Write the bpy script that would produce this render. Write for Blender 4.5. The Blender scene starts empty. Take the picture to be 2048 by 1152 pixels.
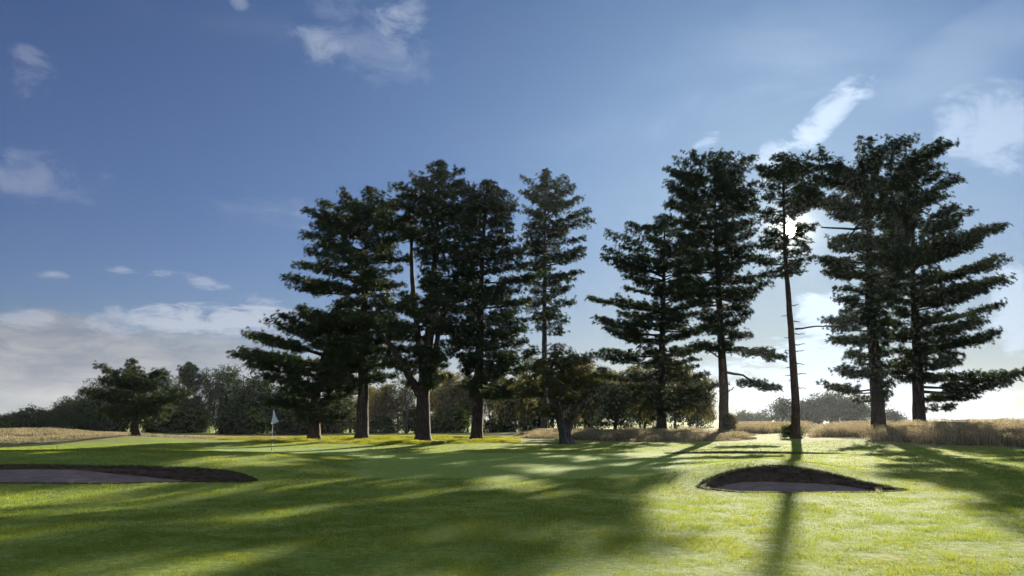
import bpy, math, random
import numpy as np
R = math.radians
C = bpy.context.scene.collection
rng = np.random.default_rng(11)

# ------------------------------------------------------------------ camera
F = 28.0/36.0*2048.0            # focal length in photo pixels (2048 wide)
PITCH = math.atan((840-576)/F)
CZ = 1.7
cp, sp = math.cos(PITCH), math.sin(PITCH)
cam_d = bpy.data.cameras.new("camera"); cam = bpy.data.objects.new("camera", cam_d); C.objects.link(cam)
cam_d.lens = 28; cam_d.sensor_width = 36; cam_d.clip_end = 20000; cam_d.clip_start = 0.1
cam.location = (0, 0, CZ); cam.rotation_euler = (math.pi/2+PITCH, 0, 0)
bpy.context.scene.camera = cam

def ray(px, py):
    X = (px-1024)/F; Yc = (576-py)/F
    return np.array([X, cp-Yc*sp, sp+Yc*cp])
def at(px, py, Y):
    r = ray(px, py); return np.array([0, 0, CZ])+r*(Y/r[1])

# ------------------------------------------------------------------ terrain
def zpy(px, py, Y): return at(px, py, Y)[2]
# (px, Y, z): px is measured on the horizon row
ctrl = []
for px in (-1500, -300, 500, 1024, 1500, 2300, 3600):
    ctrl += [(px, 4, 0), (px, 9, 0)]
ctrl += [(200,14,0),(800,14,0),(1300,14,0),(1900,14,0),(2600,14,.05),(-600,14,0)]
ctrl += [(1585,19.0,0.0),(1385,19.6,0.0),(1800,19.4,0.0),(2100,18,0.0),(1200,19,0),(900,19,0)]
ctrl += [(1585,20.1,-.02),(1470,20.0,0),(1710,20.0,0)]
ctrl += [(1540,22.6,.48),(1640,22.7,.35),(1440,22.6,.36),(1730,22.7,.10),(1330,22.4,.10),(1850,22,.06),(2050,23,.03),(1540,24.2,.55),(1430,24.6,.42),
         (1560,27,.28),(1560,33,.10),(1700,27,.12),(1250,24,.03),(1300,28,.06)]
ctrl += [(1490,38.8,.05),(1490,42.5,.12),(1250,38,.03),(1720,40,.05),(1900,32,.08),(2200,34,.15),(1700,47,.15),(1500,52,.25),(1600,52,.25)]
ctrl += [(1000,26,0),(850,30,0),(1000,34,0),(1150,32,0),(1100,40,.02),(900,44,.05),(780,26,0),(900,23,0),(1050,22,0)]
ctrl += [(260,20.9,0),(0,20.9,0),(520,20.9,0),(-300,20.9,.0),(650,21,0)]
ctrl += [(60,25.2,.36),(200,25.2,.34),(340,25.2,.37),(470,25.0,.33),(-150,25.2,.3),(580,25,.17),(690,25,.03),(-500,26,.3)]
ctrl += [(60,30,.52),(250,30,.56),(430,30,.50),(560,30,.42),(660,29,.20),(-300,31,.5),(720,29,.05)]
ctrl += [(543,42,zpy(543,903,42)),(400,45,zpy(400,894,45)),(200,45,zpy(200,896,45)),(20,45,zpy(20,900,45)),(-400,46,.4),(700,42,.05),(620,36,.18),(350,36,.35),(100,36,.35),
         (480,50,.22),(640,49,.15),(800,50,.12)]
for px,py,Y in [(100,858,76),(-200,860,76),(230,866,74),(100,882,60),(340,874,68),(273,873,62),(450,868,95),(700,866,110),(100,864,120),
    (628,880,60),(723,880,58),(846,882,56),(953,880,58),(1133,887,54),(1088,868,75),(1323,862,74),(1210,864,78),(1448,868,66),(1592,877,58),
    (1757,866,62),(1838,860,67),(2048,860,66),(2300,860,68),(1700,865,66),(1800,896,46),(2048,903,43),(2300,905,43),(1620,880,53),(1500,882,54),(1200,894,49),(1400,886,52),
    (1550,853,120),(1400,857,130),(1200,859,120),(1000,862,130),(850,864,130),(1800,846,120),(2200,843,130),(-300,864,120)]:
    ctrl.append((px, Y, zpy(px, py, Y)))
for px in (-2500,-800, 300, 1024, 1800, 2800, 4500):
    ctrl += [(px, 320, .3), (px, 900, 0), (px, 2500, -1)]
ctrl = np.array(ctrl, float)
def key(az, lY): return np.stack([az*3.2, lY*1.6], -1)
_caz = (ctrl[:,0]-1024)/F/1.0
K = key(np.arctan(_caz), np.log(ctrl[:,1]))
def tps(r2): return np.where(r2 > 1e-12, 0.5*r2*np.log(np.maximum(r2, 1e-12)), 0)
n = len(ctrl)
d2 = ((K[:,None]-K[None])**2).sum(-1)
A = tps(d2)+np.eye(n)*1e-4
P = np.c_[np.ones(n), K]
M = np.zeros((n+3, n+3)); M[:n,:n] = A; M[:n,n:] = P; M[n:,:n] = P.T
W = np.linalg.solve(M, np.r_[ctrl[:,2], 0, 0, 0])
def vnoise(x, y, s, seed):
    """smooth value noise"""
    x = x/s; y = y/s
    xi = np.floor(x).astype(np.int64); yi = np.floor(y).astype(np.int64); fx = x-xi; fy = y-yi
    fx = fx*fx*(3-2*fx); fy = fy*fy*(3-2*fy)
    def h(a, b):
        v = (a*374761393+b*668265263+seed*1442695041) & 0xffffffff
        v = ((v ^ (v >> 13))*1274126177) & 0xffffffff
        return ((v ^ (v >> 16)) & 0xffff)/65535.0
    return (h(xi,yi)*(1-fx)+h(xi+1,yi)*fx)*(1-fy)+(h(xi,yi+1)*(1-fx)+h(xi+1,yi+1)*fx)*fy-0.5
def smooth(a, b, x):
    t = np.clip((x-a)/(b-a), 0, 1); return t*t*(3-2*t)
def base_z(x, y):
    x = np.asarray(x, float); y = np.asarray(y, float)
    shp = x.shape; x = x.ravel(); y = y.ravel()
    rr = np.hypot(x, y); az = np.arctan2(x, y)
    azc = np.clip(az, -1.15, 1.15); rr2 = np.clip(rr*np.cos(azc), 3.5, 2600)
    out = np.empty(len(x))
    for i in range(0, len(x), 20000):
        k = key(azc[i:i+20000], np.log(rr2[i:i+20000]))
        out[i:i+20000] = tps(((k[:,None]-K[None])**2).sum(-1))@W[:n]+W[n]+k@W[n+1:]
    out = out*smooth(1.5, 3.5, rr)
    out[np.abs(az) > 1.4] *= 0.0 if False else 1.0
    out += vnoise(x, y, 7, 3)*.03+vnoise(x, y, 2.3, 4)*.02+vnoise(x, y, 0.8, 5)*.010
    return out.reshape(shp)

# bunkers: plan outline (polygons in metres), floor profile and rim
def poly_px(pts): # (px, Y) -> xy
    return np.array([((px-1024)/F/ (cp)*Y*1.0, Y) for px, Y in pts])
def smooth_poly(P, n=96):
    P = np.asarray(P, float); m = len(P); out = []
    for i in range(m):
        a, b, c, d = P[i-1], P[i], P[(i+1)%m], P[(i+2)%m]
        for t in np.linspace(0, 1, max(2, n//m), endpoint=False):
            out.append(0.5*((2*b)+(-a+c)*t+(2*a-5*b+4*c-d)*t*t+(-a+3*b-3*c+d)*t**3))
    return np.array(out)
def in_poly(P, x, y):
    ins = np.zeros(x.shape, bool); m = len(P)
    for i in range(m):
        x1, y1 = P[i]; x2, y2 = P[(i+1)%m]
        c = ((y1 > y) != (y2 > y)) & (x < (x2-x1)*(y-y1)/((y2-y1) if y2 != y1 else 1e-9)+x1)
        ins ^= c
    return ins
def dist_poly(P, x, y):
    d = np.full(x.shape, 1e9); m = len(P)
    for i in range(m):
        a = P[i]; b = P[(i+1)%m]; ab = b-a; L = (ab**2).sum()+1e-12
        t = np.clip(((x-a[0])*ab[0]+(y-a[1])*ab[1])/L, 0, 1)
        d = np.minimum(d, np.hypot(x-a[0]-t*ab[0], y-a[1]-t*ab[1]))
    return d
BUNK = [
  dict(poly=smooth_poly(poly_px([(1392,20.3),(1430,19.95),(1520,19.75),(1640,19.7),(1725,19.8),(1770,20.1),(1742,20.8),(1690,21.6),(1620,22.1),(1540,22.3),(1460,22.1),(1410,21.3)])),
       lip=0.06, slope=0.075, y0=20.0, off=-0.10, tilt=-0.03),
  dict(poly=smooth_poly(poly_px([(-260,22.4),(-150,21.8),(60,21.6),(260,21.6),(420,21.7),(505,21.9),(520,22.5),(470,23.6),(340,24.3),(200,24.7),(60,24.8),(-120,24.5),(-240,23.6)])),
       lip=0.05, slope=0.052, y0=21.6, off=-0.04),
  dict(poly=smooth_poly(poly_px([(1325,40.6),(1380,40.0),(1500,39.7),(1610,39.8),(1665,40.3),(1600,41.2),(1500,41.6),(1400,41.5)])),
       lip=0.06, slope=0.0, y0=39.7, off=-0.32),
]
def floor_z(b, x, y):
    """sand surface inside a bunker"""
    f = b['z0']+b['off']+np.clip((y-b['y0'])*b['slope'], 0, .2)+b.get('tilt', 0)*np.maximum(x-b['cx'], -.5)
    return f+vnoise(x, y, 1.1, 9)*.03
for b in BUNK:
    p = b['poly']; fr = p[np.argmin(p[:,1])]
    b['z0'] = float(base_z(np.array([fr[0]]), np.array([fr[1]]))[0]); b['cx'] = p[:,0].mean()
BUNK[1]['tilt'] = -0.065
def terrain(x, y):
    x = np.asarray(x, float); y = np.asarray(y, float)
    z = base_z(x, y)
    for b in BUNK:
        p = b['poly']; lo = p.min(0)-.5; hi = p.max(0)+.5
        m = (x > lo[0]) & (x < hi[0]) & (y > lo[1]) & (y < hi[1])
        if not m.any(): continue
        xs, ys = x[m], y[m]; d = dist_poly(p, xs, ys); ins = in_poly(p, xs, ys)
        dd = np.where(ins, d, -d)
        w = smooth(-0.13, -0.01, dd)
        z[m] = z[m]*(1-w)+np.minimum(z[m], floor_z(b, xs, ys)-0.10)*w
    return z
def tz(x, y): return float(terrain(np.array([float(x)]), np.array([float(y)]))[0])

# ------------------------------------------------------------------ mesh / object helpers
def link(name, data, parent=None, loc=None):
    o = bpy.data.objects.new(name, data); C.objects.link(o)
    if parent is not None: o.parent = parent
    if loc is not None: o.location = loc
    return o
def np_mesh(name, verts, faces, mat, attr=None, smooth_=False, k=None):
    """faces: (N,3) or (N,4) array"""
    verts = np.asarray(verts, np.float32); faces = np.asarray(faces, np.int32); k = faces.shape[1]
    me = bpy.data.meshes.new(name)
    me.vertices.add(len(verts)); me.vertices.foreach_set("co", verts.ravel())
    me.loops.add(faces.size); me.loops.foreach_set("vertex_index", faces.ravel())
    me.polygons.add(len(faces)); me.polygons.foreach_set("loop_start", np.arange(0, faces.size, k, dtype=np.int32))
    me.polygons.foreach_set("loop_total", np.full(len(faces), k, np.int32))
    if smooth_: me.polygons.foreach_set("use_smooth", np.ones(len(faces), bool))
    for nm, val in (attr or {}).items():
        a = me.attributes.new(nm, 'FLOAT', 'POINT'); a.data.foreach_set("value", np.asarray(val, np.float32))
    me.update(); me.validate(); me.materials.append(mat)
    return me
class Tubes:
    def __init__(s): s.v = []; s.f = []; s.n = 0
    def add(s, pts, rad, sides=6, wob=0.0):
        pts = np.asarray(pts, float); m = len(pts); rad = np.broadcast_to(np.asarray(rad, float), (m,))
        T = np.gradient(pts, axis=0); T /= np.linalg.norm(T, axis=1)[:,None]+1e-9
        ref = np.array([0, 0, 1.]) if abs(T[:,2]).mean() < .8 else np.array([1., 0, 0])
        U = np.cross(T, ref); U /= np.linalg.norm(U, axis=1)[:,None]+1e-9; V = np.cross(T, U)
        a = np.arange(sides)/sides*2*math.pi
        r = rad[:,None]*(1+wob*(rng.random((m, sides))-.5))
        ring = pts[:,None]+r[...,None]*(np.cos(a)[None,:,None]*U[:,None]+np.sin(a)[None,:,None]*V[:,None])
        s.v.append(ring.reshape(-1, 3)); i = np.arange(m-1)[:,None]*sides; j = np.arange(sides)[None]
        j2 = (j+1) % sides
        q = np.stack([i+j, i+j2, i+sides+j2, i+sides+j], -1).reshape(-1, 4)+s.n
        s.f.append(q)
        c = s.n+m*sides  # caps as degenerate quads to a tip vertex
        s.v.append(pts[-1:]+T[-1:]*rad[-1]); e = s.n+(m-1)*sides
        s.f.append(np.stack([e+np.arange(0, sides, 1), e+(np.arange(sides)+1) % sides, np.full(sides, c), np.full(sides, c)], -1)[:0])
        s.tri = getattr(s, 'tri', []); s.tri.append(np.stack([e+np.arange(sides), e+(np.arange(sides)+1) % sides, np.full(sides, c)], -1))
        s.n += m*sides+1
    def mesh(s, name, mat):
        v = np.concatenate(s.v); q = np.concatenate(s.f); t = np.concatenate(s.tri)
        tr = np.concatenate([q[:,[0,1,2]], q[:,[0,2,3]], t])
        return np_mesh(name, v, tr, mat, smooth_=True)
def tag(o, label=None, cat=None, group=None, kind=None):
    if label: o["label"] = label
    if cat: o["category"] = cat
    if group: o["group"] = group
    if kind: o["kind"] = kind
    return o

# ------------------------------------------------------------------ materials
def new_mat(name):
    m = bpy.data.materials.new(name); m.use_nodes = True; m.node_tree.nodes.clear(); return m, m.node_tree
def nd(nt, t, **kw):
    x = nt.nodes.new(t)
    for a, b in kw.items():
        if a.startswith('i_'):
            x.inputs[int(a[2:]) if a[2:].isdigit() else a[2:].replace('_', ' ')].default_value = b
        else: setattr(x, a, b)
    return x
def ramp(nt, fac, stops, interp='LINEAR'):
    r = nt.nodes.new('ShaderNodeValToRGB'); r.color_ramp.interpolation = interp
    el = r.color_ramp.elements
    while len(el) > 1: el.remove(el[-1])
    el[0].position = stops[0][0]; el[0].color = (*stops[0][1], 1)
    for p, c in stops[1:]:
        e = el.new(p); e.color = (*c, 1)
    nt.links.new(fac, r.inputs[0]); return r.outputs[0]
def leaf_mat(name, stops, trans=0.35, tcol=None, rough=.6, spec=.25):
    m, nt = new_mat(name); L = nt.links.new
    at_ = nd(nt, 'ShaderNodeAttribute', attribute_name='tint')
    col = ramp(nt, at_.outputs['Fac'], stops)
    p = nd(nt, 'ShaderNodeBsdfPrincipled'); p.inputs['Roughness'].default_value = rough; p.inputs['Specular IOR Level'].default_value = spec
    L(col, p.inputs['Base Color'])
    t = nd(nt, 'ShaderNodeBsdfTranslucent')
    if tcol:
        mx = nd(nt, 'ShaderNodeMixRGB', blend_type='MULTIPLY'); mx.inputs[0].default_value = 1; L(col, mx.inputs[1]); mx.inputs[2].default_value = (*tcol, 1); L(mx.outputs[0], t.inputs[0])
    else: L(col, t.inputs[0])
    s = nd(nt, 'ShaderNodeMixShader'); s.inputs[0].default_value = trans
    L(p.outputs[0], s.inputs[1]); L(t.outputs[0], s.inputs[2])
    o = nd(nt, 'ShaderNodeOutputMaterial'); L(s.outputs[0], o.inputs[0]); return m
def bark_mat(name, c1, c2, scale=3.0):
    m, nt = new_mat(name); L = nt.links.new
    tc = nd(nt, 'ShaderNodeTexCoord'); mp = nd(nt, 'ShaderNodeMapping'); mp.inputs['Scale'].default_value = (1, 1, .22); L(tc.outputs['Object'], mp.inputs[0])
    vo = nd(nt, 'ShaderNodeTexVoronoi', feature='DISTANCE_TO_EDGE'); vo.inputs['Scale'].default_value = scale*2.2; L(mp.outputs[0], vo.inputs[0])
    no = nd(nt, 'ShaderNodeTexNoise'); no.inputs['Scale'].default_value = scale*3; no.inputs['Detail'].default_value = 6; L(mp.outputs[0], no.inputs[0])
    col = ramp(nt, no.outputs[0], [(.3, c1), (.7, c2)])
    mu = nd(nt, 'ShaderNodeMixRGB', blend_type='MULTIPLY'); mu.inputs[0].default_value = .7; L(col, mu.inputs[1])
    L(ramp(nt, vo.outputs['Distance'], [(0, (.35,.33,.32)), (.18, (1,1,1))]), mu.inputs[2])
    ad = nd(nt, 'ShaderNodeMath', operation='ADD'); L(vo.outputs['Distance'], ad.inputs[0]); L(no.outputs[0], ad.inputs[1])
    bu = nd(nt, 'ShaderNodeBump'); bu.inputs['Strength'].default_value = .8; bu.inputs['Distance'].default_value = .05; L(ad.outputs[0], bu.inputs['Height'])
    p = nd(nt, 'ShaderNodeBsdfPrincipled'); p.inputs['Roughness'].default_value = .9; p.inputs['Specular IOR Level'].default_value = .2
    L(mu.outputs[0], p.inputs['Base Color']); L(bu.outputs[0], p.inputs['Normal'])
    o = nd(nt, 'ShaderNodeOutputMaterial'); L(p.outputs[0], o.inputs[0]); return m
def plain(name, col, rough=.6, metal=0, trans=0):
    m, nt = new_mat(name); p = nd(nt, 'ShaderNodeBsdfPrincipled')
    no = nd(nt, 'ShaderNodeTexNoise'); no.inputs['Scale'].default_value = 9; no.inputs['Detail'].default_value = 4
    c = ramp(nt, no.outputs[0], [(.3, tuple(x*.85 for x in col)), (.7, col)])
    nt.links.new(c, p.inputs['Base Color']); p.inputs['Roughness'].default_value = rough; p.inputs['Metallic'].default_value = metal
    o = nd(nt, 'ShaderNodeOutputMaterial')
    if trans:
        t = nd(nt, 'ShaderNodeBsdfTranslucent'); nt.links.new(c, t.inputs[0]); s = nd(nt, 'ShaderNodeMixShader'); s.inputs[0].default_value = trans
        nt.links.new(p.outputs[0], s.inputs[1]); nt.links.new(t.outputs[0], s.inputs[2]); nt.links.new(s.outputs[0], o.inputs[0])
    else: nt.links.new(p.outputs[0], o.inputs[0])
    return m

M_bark = bark_mat("pine_bark", (.028,.021,.019), (.075,.056,.048))
M_bark_red = bark_mat("reddish_pine_bark", (.045,.030,.023), (.115,.072,.05))
M_bark_grey = bark_mat("grey_bark", (.045,.042,.043), (.11,.10,.10))
M_needle = leaf_mat("pine_needles", [(0,(.018,.030,.013)),(.45,(.032,.052,.020)),(.8,(.052,.072,.026)),(1,(.095,.082,.038))], .22, (1.2,1.3,.6))
M_needle_olive = leaf_mat("olive_pine_needles", [(0,(.035,.050,.020)),(.5,(.070,.080,.032)),(1,(.13,.11,.05))], .35, (1.3,1.2,.6))
M_leaf = leaf_mat("broad_leaves", [(0,(.025,.042,.014)),(.5,(.045,.072,.020)),(1,(.085,.105,.03))], .35, (1.3,1.4,.5), rough=.9, spec=.0)
M_leaf_dark = leaf_mat("dark_broad_leaves", [(0,(.016,.028,.012)),(.5,(.028,.046,.017)),(1,(.06,.078,.026))], .25, (1.3,1.4,.5), rough=.9, spec=.0)
M_leaf_brown = leaf_mat("olive_brown_leaves", [(0,(.04,.045,.02)),(.5,(.085,.082,.036)),(1,(.16,.135,.065))], .45, (1.4,1.3,.7), rough=.9, spec=.0)
M_leaf_far = leaf_mat("grey_green_leaves", [(0,(.03,.045,.03)),(.5,(.05,.07,.042)),(1,(.085,.10,.06))], .3, rough=.9, spec=.0)
M_grass = leaf_mat("turf_blades", [(0,(.062,.135,.032)),(.4,(.092,.170,.038)),(.75,(.14,.205,.050)),(1,(.25,.245,.11))], .6, (2.0,1.5,.55), .6, .06)
M_tan = leaf_mat("dry_heath_grass", [(0,(.04,.05,.025)),(.35,(.09,.088,.055)),(.75,(.21,.20,.13)),(1,(.56,.51,.40))], .55, (1.1,1.0,.88), .7, .1)
M_dark_tuft = leaf_mat("coarse_turf_fringe", [(0,(.02,.035,.012)),(.6,(.035,.05,.018)),(1,(.10,.10,.04))], .25)

def ground_mat():
    m, nt = new_mat("turf_ground"); L = nt.links.new
    tc = nd(nt, 'ShaderNodeTexCoord'); 
    def noise(scale, detail=4, sc=(1,1,1), rough=.55):
        mp = nd(nt, 'ShaderNodeMapping'); mp.inputs['Scale'].default_value = sc; L(tc.outputs['Object'], mp.inputs[0])
        no = nd(nt, 'ShaderNodeTexNoise'); no.inputs['Scale'].default_value = scale; no.inputs['Detail'].default_value = detail; no.inputs['Roughness'].default_value = rough
        L(mp.outputs[0], no.inputs[0]); return no.outputs[0]
    fine = ramp(nt, noise(9, 6), [(.3,(.066,.145,.028)),(.5,(.120,.190,.036)),(.68,(.21,.25,.05))])
    patch = ramp(nt, noise(.45, 3), [(.35,(.85,.9,.8)),(.55,(1.05,1.0,.9)),(.7,(1.45,1.15,1.1))])
    mu = nd(nt, 'ShaderNodeMixRGB', blend_type='MULTIPLY'); mu.inputs[0].default_value = 1; L(fine, mu.inputs[1]); L(patch, mu.inputs[2])
    green = ramp(nt, noise(3, 4), [(.3,(.13,.22,.05)),(.7,(.19,.27,.065))])
    a = nd(nt, 'ShaderNodeAttribute', attribute_name='green'); mg = nd(nt, 'ShaderNodeMixRGB'); L(a.outputs['Fac'], mg.inputs[0]); L(mu.outputs[0], mg.inputs[1]); L(green, mg.inputs[2])
    rough = ramp(nt, noise(1.6, 7), [(.3,(.065,.095,.03)),(.5,(.135,.14,.06)),(.7,(.23,.205,.12))])
    b = nd(nt, 'ShaderNodeAttribute', attribute_name='rough'); mr = nd(nt, 'ShaderNodeMixRGB'); L(b.outputs['Fac'], mr.inputs[0]); L(mg.outputs[0], mr.inputs[1]); L(rough, mr.inputs[2])
    hb = noise(28, 5); h2 = noise(5, 4)
    ad = nd(nt, 'ShaderNodeMath', operation='MULTIPLY_ADD'); L(h2, ad.inputs[0]); ad.inputs[1].default_value = 1.5; L(hb, ad.inputs[2])
    bu = nd(nt, 'ShaderNodeBump'); bu.inputs['Strength'].default_value = .7; bu.inputs['Distance'].default_value = .05; L(ad.outputs[0], bu.inputs['Height'])
    p = nd(nt, 'ShaderNodeBsdfPrincipled'); p.inputs['Specular IOR Level'].default_value = .08; p.inputs['Sheen Weight'].default_value = .05; p.inputs['Sheen Tint'].default_value = (.95,.9,.35,1)
    p.inputs['Roughness'].default_value = .95
    L(mr.outputs[0], p.inputs['Base Color']); L(bu.outputs[0], p.inputs['Normal'])
    o = nd(nt, 'ShaderNodeOutputMaterial'); L(p.outputs[0], o.inputs[0]); return m
def sand_mat():
    m, nt = new_mat("bunker_sand"); L = nt.links.new
    tc = nd(nt, 'ShaderNodeTexCoord')
    no = nd(nt, 'ShaderNodeTexNoise'); no.inputs['Scale'].default_value = 2.5; no.inputs['Detail'].default_value = 8; no.inputs['Roughness'].default_value = .65; L(tc.outputs['Object'], no.inputs[0])
    c = ramp(nt, no.outputs[0], [(.3,(.10,.085,.085)),(.5,(.15,.125,.125)),(.7,(.22,.185,.18))])
    wv = nd(nt, 'ShaderNodeTexWave'); wv.inputs['Scale'].default_value = 6; wv.inputs['Distortion'].default_value = 5; wv.inputs['Detail'].default_value = 3; L(tc.outputs['Object'], wv.inputs[0])
    n2 = nd(nt, 'ShaderNodeTexNoise'); n2.inputs['Scale'].default_value = 14; n2.inputs['Detail'].default_value = 5; L(tc.outputs['Object'], n2.inputs[0])
    ad = nd(nt, 'ShaderNodeMath', operation='MULTIPLY_ADD'); L(wv.outputs['Fac'], ad.inputs[0]); ad.inputs[1].default_value = .3; L(n2.outputs[0], ad.inputs[2])
    bu = nd(nt, 'ShaderNodeBump'); bu.inputs['Strength'].default_value = .6; bu.inputs['Distance'].default_value = .03; L(ad.outputs[0], bu.inputs['Height'])
    p = nd(nt, 'ShaderNodeBsdfPrincipled'); p.inputs['Roughness'].default_value = .95; p.inputs['Specular IOR Level'].default_value = .1
    L(c, p.inputs['Base Color']); L(bu.outputs[0], p.inputs['Normal']); o = nd(nt, 'ShaderNodeOutputMaterial'); L(p.outputs[0], o.inputs[0]); return m
def face_mat():
    m, nt = new_mat("bunker_turf_face"); L = nt.links.new
    tc = nd(nt, 'ShaderNodeTexCoord'); mp = nd(nt, 'ShaderNodeMapping'); mp.inputs['Scale'].default_value = (1,1,5); L(tc.outputs['Object'], mp.inputs[0])
    no = nd(nt, 'ShaderNodeTexNoise'); no.inputs['Scale'].default_value = 4; no.inputs['Detail'].default_value = 8; no.inputs['Roughness'].default_value = .7; L(mp.outputs[0], no.inputs[0])
    c = ramp(nt, no.outputs[0], [(.3,(.030,.024,.020)),(.5,(.070,.056,.044)),(.62,(.10,.082,.062)),(.78,(.075,.085,.04))])
    bu = nd(nt, 'ShaderNodeBump'); bu.inputs['Strength'].default_value = 1; bu.inputs['Distance'].default_value = .05; L(no.outputs[0], bu.inputs['Height'])
    p = nd(nt, 'ShaderNodeBsdfPrincipled'); p.inputs['Roughness'].default_value = .95; p.inputs['Specular IOR Level'].default_value = .1
    L(c, p.inputs['Base Color']); L(bu.outputs[0], p.inputs['Normal']); o = nd(nt, 'ShaderNodeOutputMaterial'); L(p.outputs[0], o.inputs[0]); return m
M_ground, M_sand, M_face = ground_mat(), sand_mat(), face_mat()

# zone masks (metres)
def px_of(x, y): return 1024+F*cp*x/np.maximum(y, 1)
def green_mask(x, y):
    px = px_of(x, y)
    w = smooth(690, 740, px+vnoise(x, y, 3, 21)*30)*(1-smooth(1330, 1420, px))*smooth(23.6, 24.6, y)*(1-smooth(41, 43, y))
    w2 = smooth(420, 470, px)*(1-smooth(760, 800, px))*smooth(36, 38, y)*(1-smooth(46, 48, y))
    return np.maximum(w, w2)
def rough_mask(x, y):
    px = px_of(x, y); n1 = vnoise(x, y, 4, 31)*2+vnoise(x, y, 1.2, 32)
    yb = np.interp(px, [-400,0,150,330,420,700,900,1040,1200,1440,1500,1560,1600,1760,2048,2500], [50,51,55,60,56,90,90,60,55.5,53.5,58,75,56,48.5,45,44])
    a = smooth(-1.2, 1.2, y-yb+n1*1.6)
    b = 1-.75*smooth(78, 86, y)*(1-smooth(1430, 1500, px))      # farther turf strip behind the left pines
    b = b*(1-.5*smooth(140, 200, y))
    return np.clip(a*b, 0, 1)

def build_ground():
    rr = [0.4]
    while rr[-1] < 15: rr.append(rr[-1]*1.02)
    while rr[-1] < 44: rr.append(rr[-1]*1.0042)
    while rr[-1] < 140: rr.append(rr[-1]*1.012)
    while rr[-1] < 6000: rr.append(rr[-1]*1.06)
    rr = np.array(rr)
    az = np.r_[np.linspace(-180,-46,40,endpoint=False), np.linspace(-46,46,900,endpoint=False), np.linspace(46,180,40,endpoint=False)]
    az = np.radians(az); m = len(az)
    X = rr[:,None]*np.sin(az)[None]; Y = rr[:,None]*np.cos(az)[None]
    Z = terrain(X.ravel().copy(), Y.ravel().copy())
    back = np.abs(np.arctan2(X, Y)).ravel() > 1.2
    Z[back] *= 0.3
    V = np.c_[X.ravel(), Y.ravel(), Z]
    V = np.r_[V, [[0, 0, Z[0]]]]
    i = np.arange(len(rr)-1)[:,None]*m; j = np.arange(m)[None]; j2 = (j+1) % m
    Q = np.stack([i+j, i+m+j, i+m+j2, i+j2], -1).reshape(-1, 4)
    c = len(V)-1; cen = np.stack([np.full(m, c), np.arange(m), (np.arange(m)+1) % m, (np.arange(m)+1) % m], -1)
    me = np_mesh("ground", V, Q, M_ground, dict(green=green_mask(V[:,0], V[:,1])*(V[:,1] > 5), rough=np.where(V[:,1] > 5, rough_mask(V[:,0], V[:,1]), 0)), smooth_=True)
    tag(link("ground", me), kind="structure")
build_ground()

# ------------------------------------------------------------------ grass blades
def blades(x, y, h, w, lean=.35, tint=None, seed=0, z=None, sides=1):
    N = len(x); z = terrain(x.copy(), y.copy()) if z is None else z
    a = rng.random(N)*2*math.pi; la = rng.random(N)*2*math.pi; lm = rng.random(N)*lean*h
    dx, dy = np.cos(a)*w/2, np.sin(a)*w/2
    v = np.empty((N, 3, 3))
    v[:,0] = np.c_[x-dx, y-dy, z-.005]; v[:,1] = np.c_[x+dx, y+dy, z-.005]
    v[:,2] = np.c_[x+np.cos(la)*lm, y+np.sin(la)*lm, z+h]
    f = np.arange(N*3).reshape(-1, 3)
    t = rng.random(N) if tint is None else tint
    return v.reshape(-1, 3), f, np.repeat(t, 3)
def in_bunker(x, y, pad=0.0):
    r = np.zeros(len(x), bool)
    for b in BUNK: r |= in_poly(b['poly'], x, y)
    return r
def turf():
    N = 700000
    u = rng.random(N); Y = 7.6*(52/7.6)**u
    px = -60+rng.random(N)*2170
    x = (px-1024)/(F*cp)*Y; y = Y
    keep = ~in_bunker(x, y)
    g = green_mask(x, y); keep &= rng.random(N) > g*.92
    keep &= rng.random(N) > rough_mask(x, y)*.7
    cl = vnoise(x, y, .5, 41)+vnoise(x, y, .17, 42)*.8
    keep &= rng.random(N) < .75+cl*.9
    x, y, cl = x[keep], y[keep], cl[keep]; sc = np.clip(y/9, 1, 6)
    h = (.014+.014*rng.random(len(x)))*np.clip(1+cl*1.5, .4, 1.7)*np.clip(sc, 1, 1.5); w = .0042*sc*(.7+.6*rng.random(len(x)))
    tall = rng.random(len(x)) < .010; h[tall] *= 2.0
    t = np.clip(.40+cl*.45+vnoise(x, y, 3.5, 43)*.28+vnoise(x, y, 9, 44)*.3+(rng.random(len(x))-.5)*.55, 0, .74); t[tall] = .85
    v, f, tt = blades(x, y, h, w, .7, t)
    tag(link("grass", np_mesh("grass", v, f, M_grass, dict(tint=tt))), kind="stuff")
turf()

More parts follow.
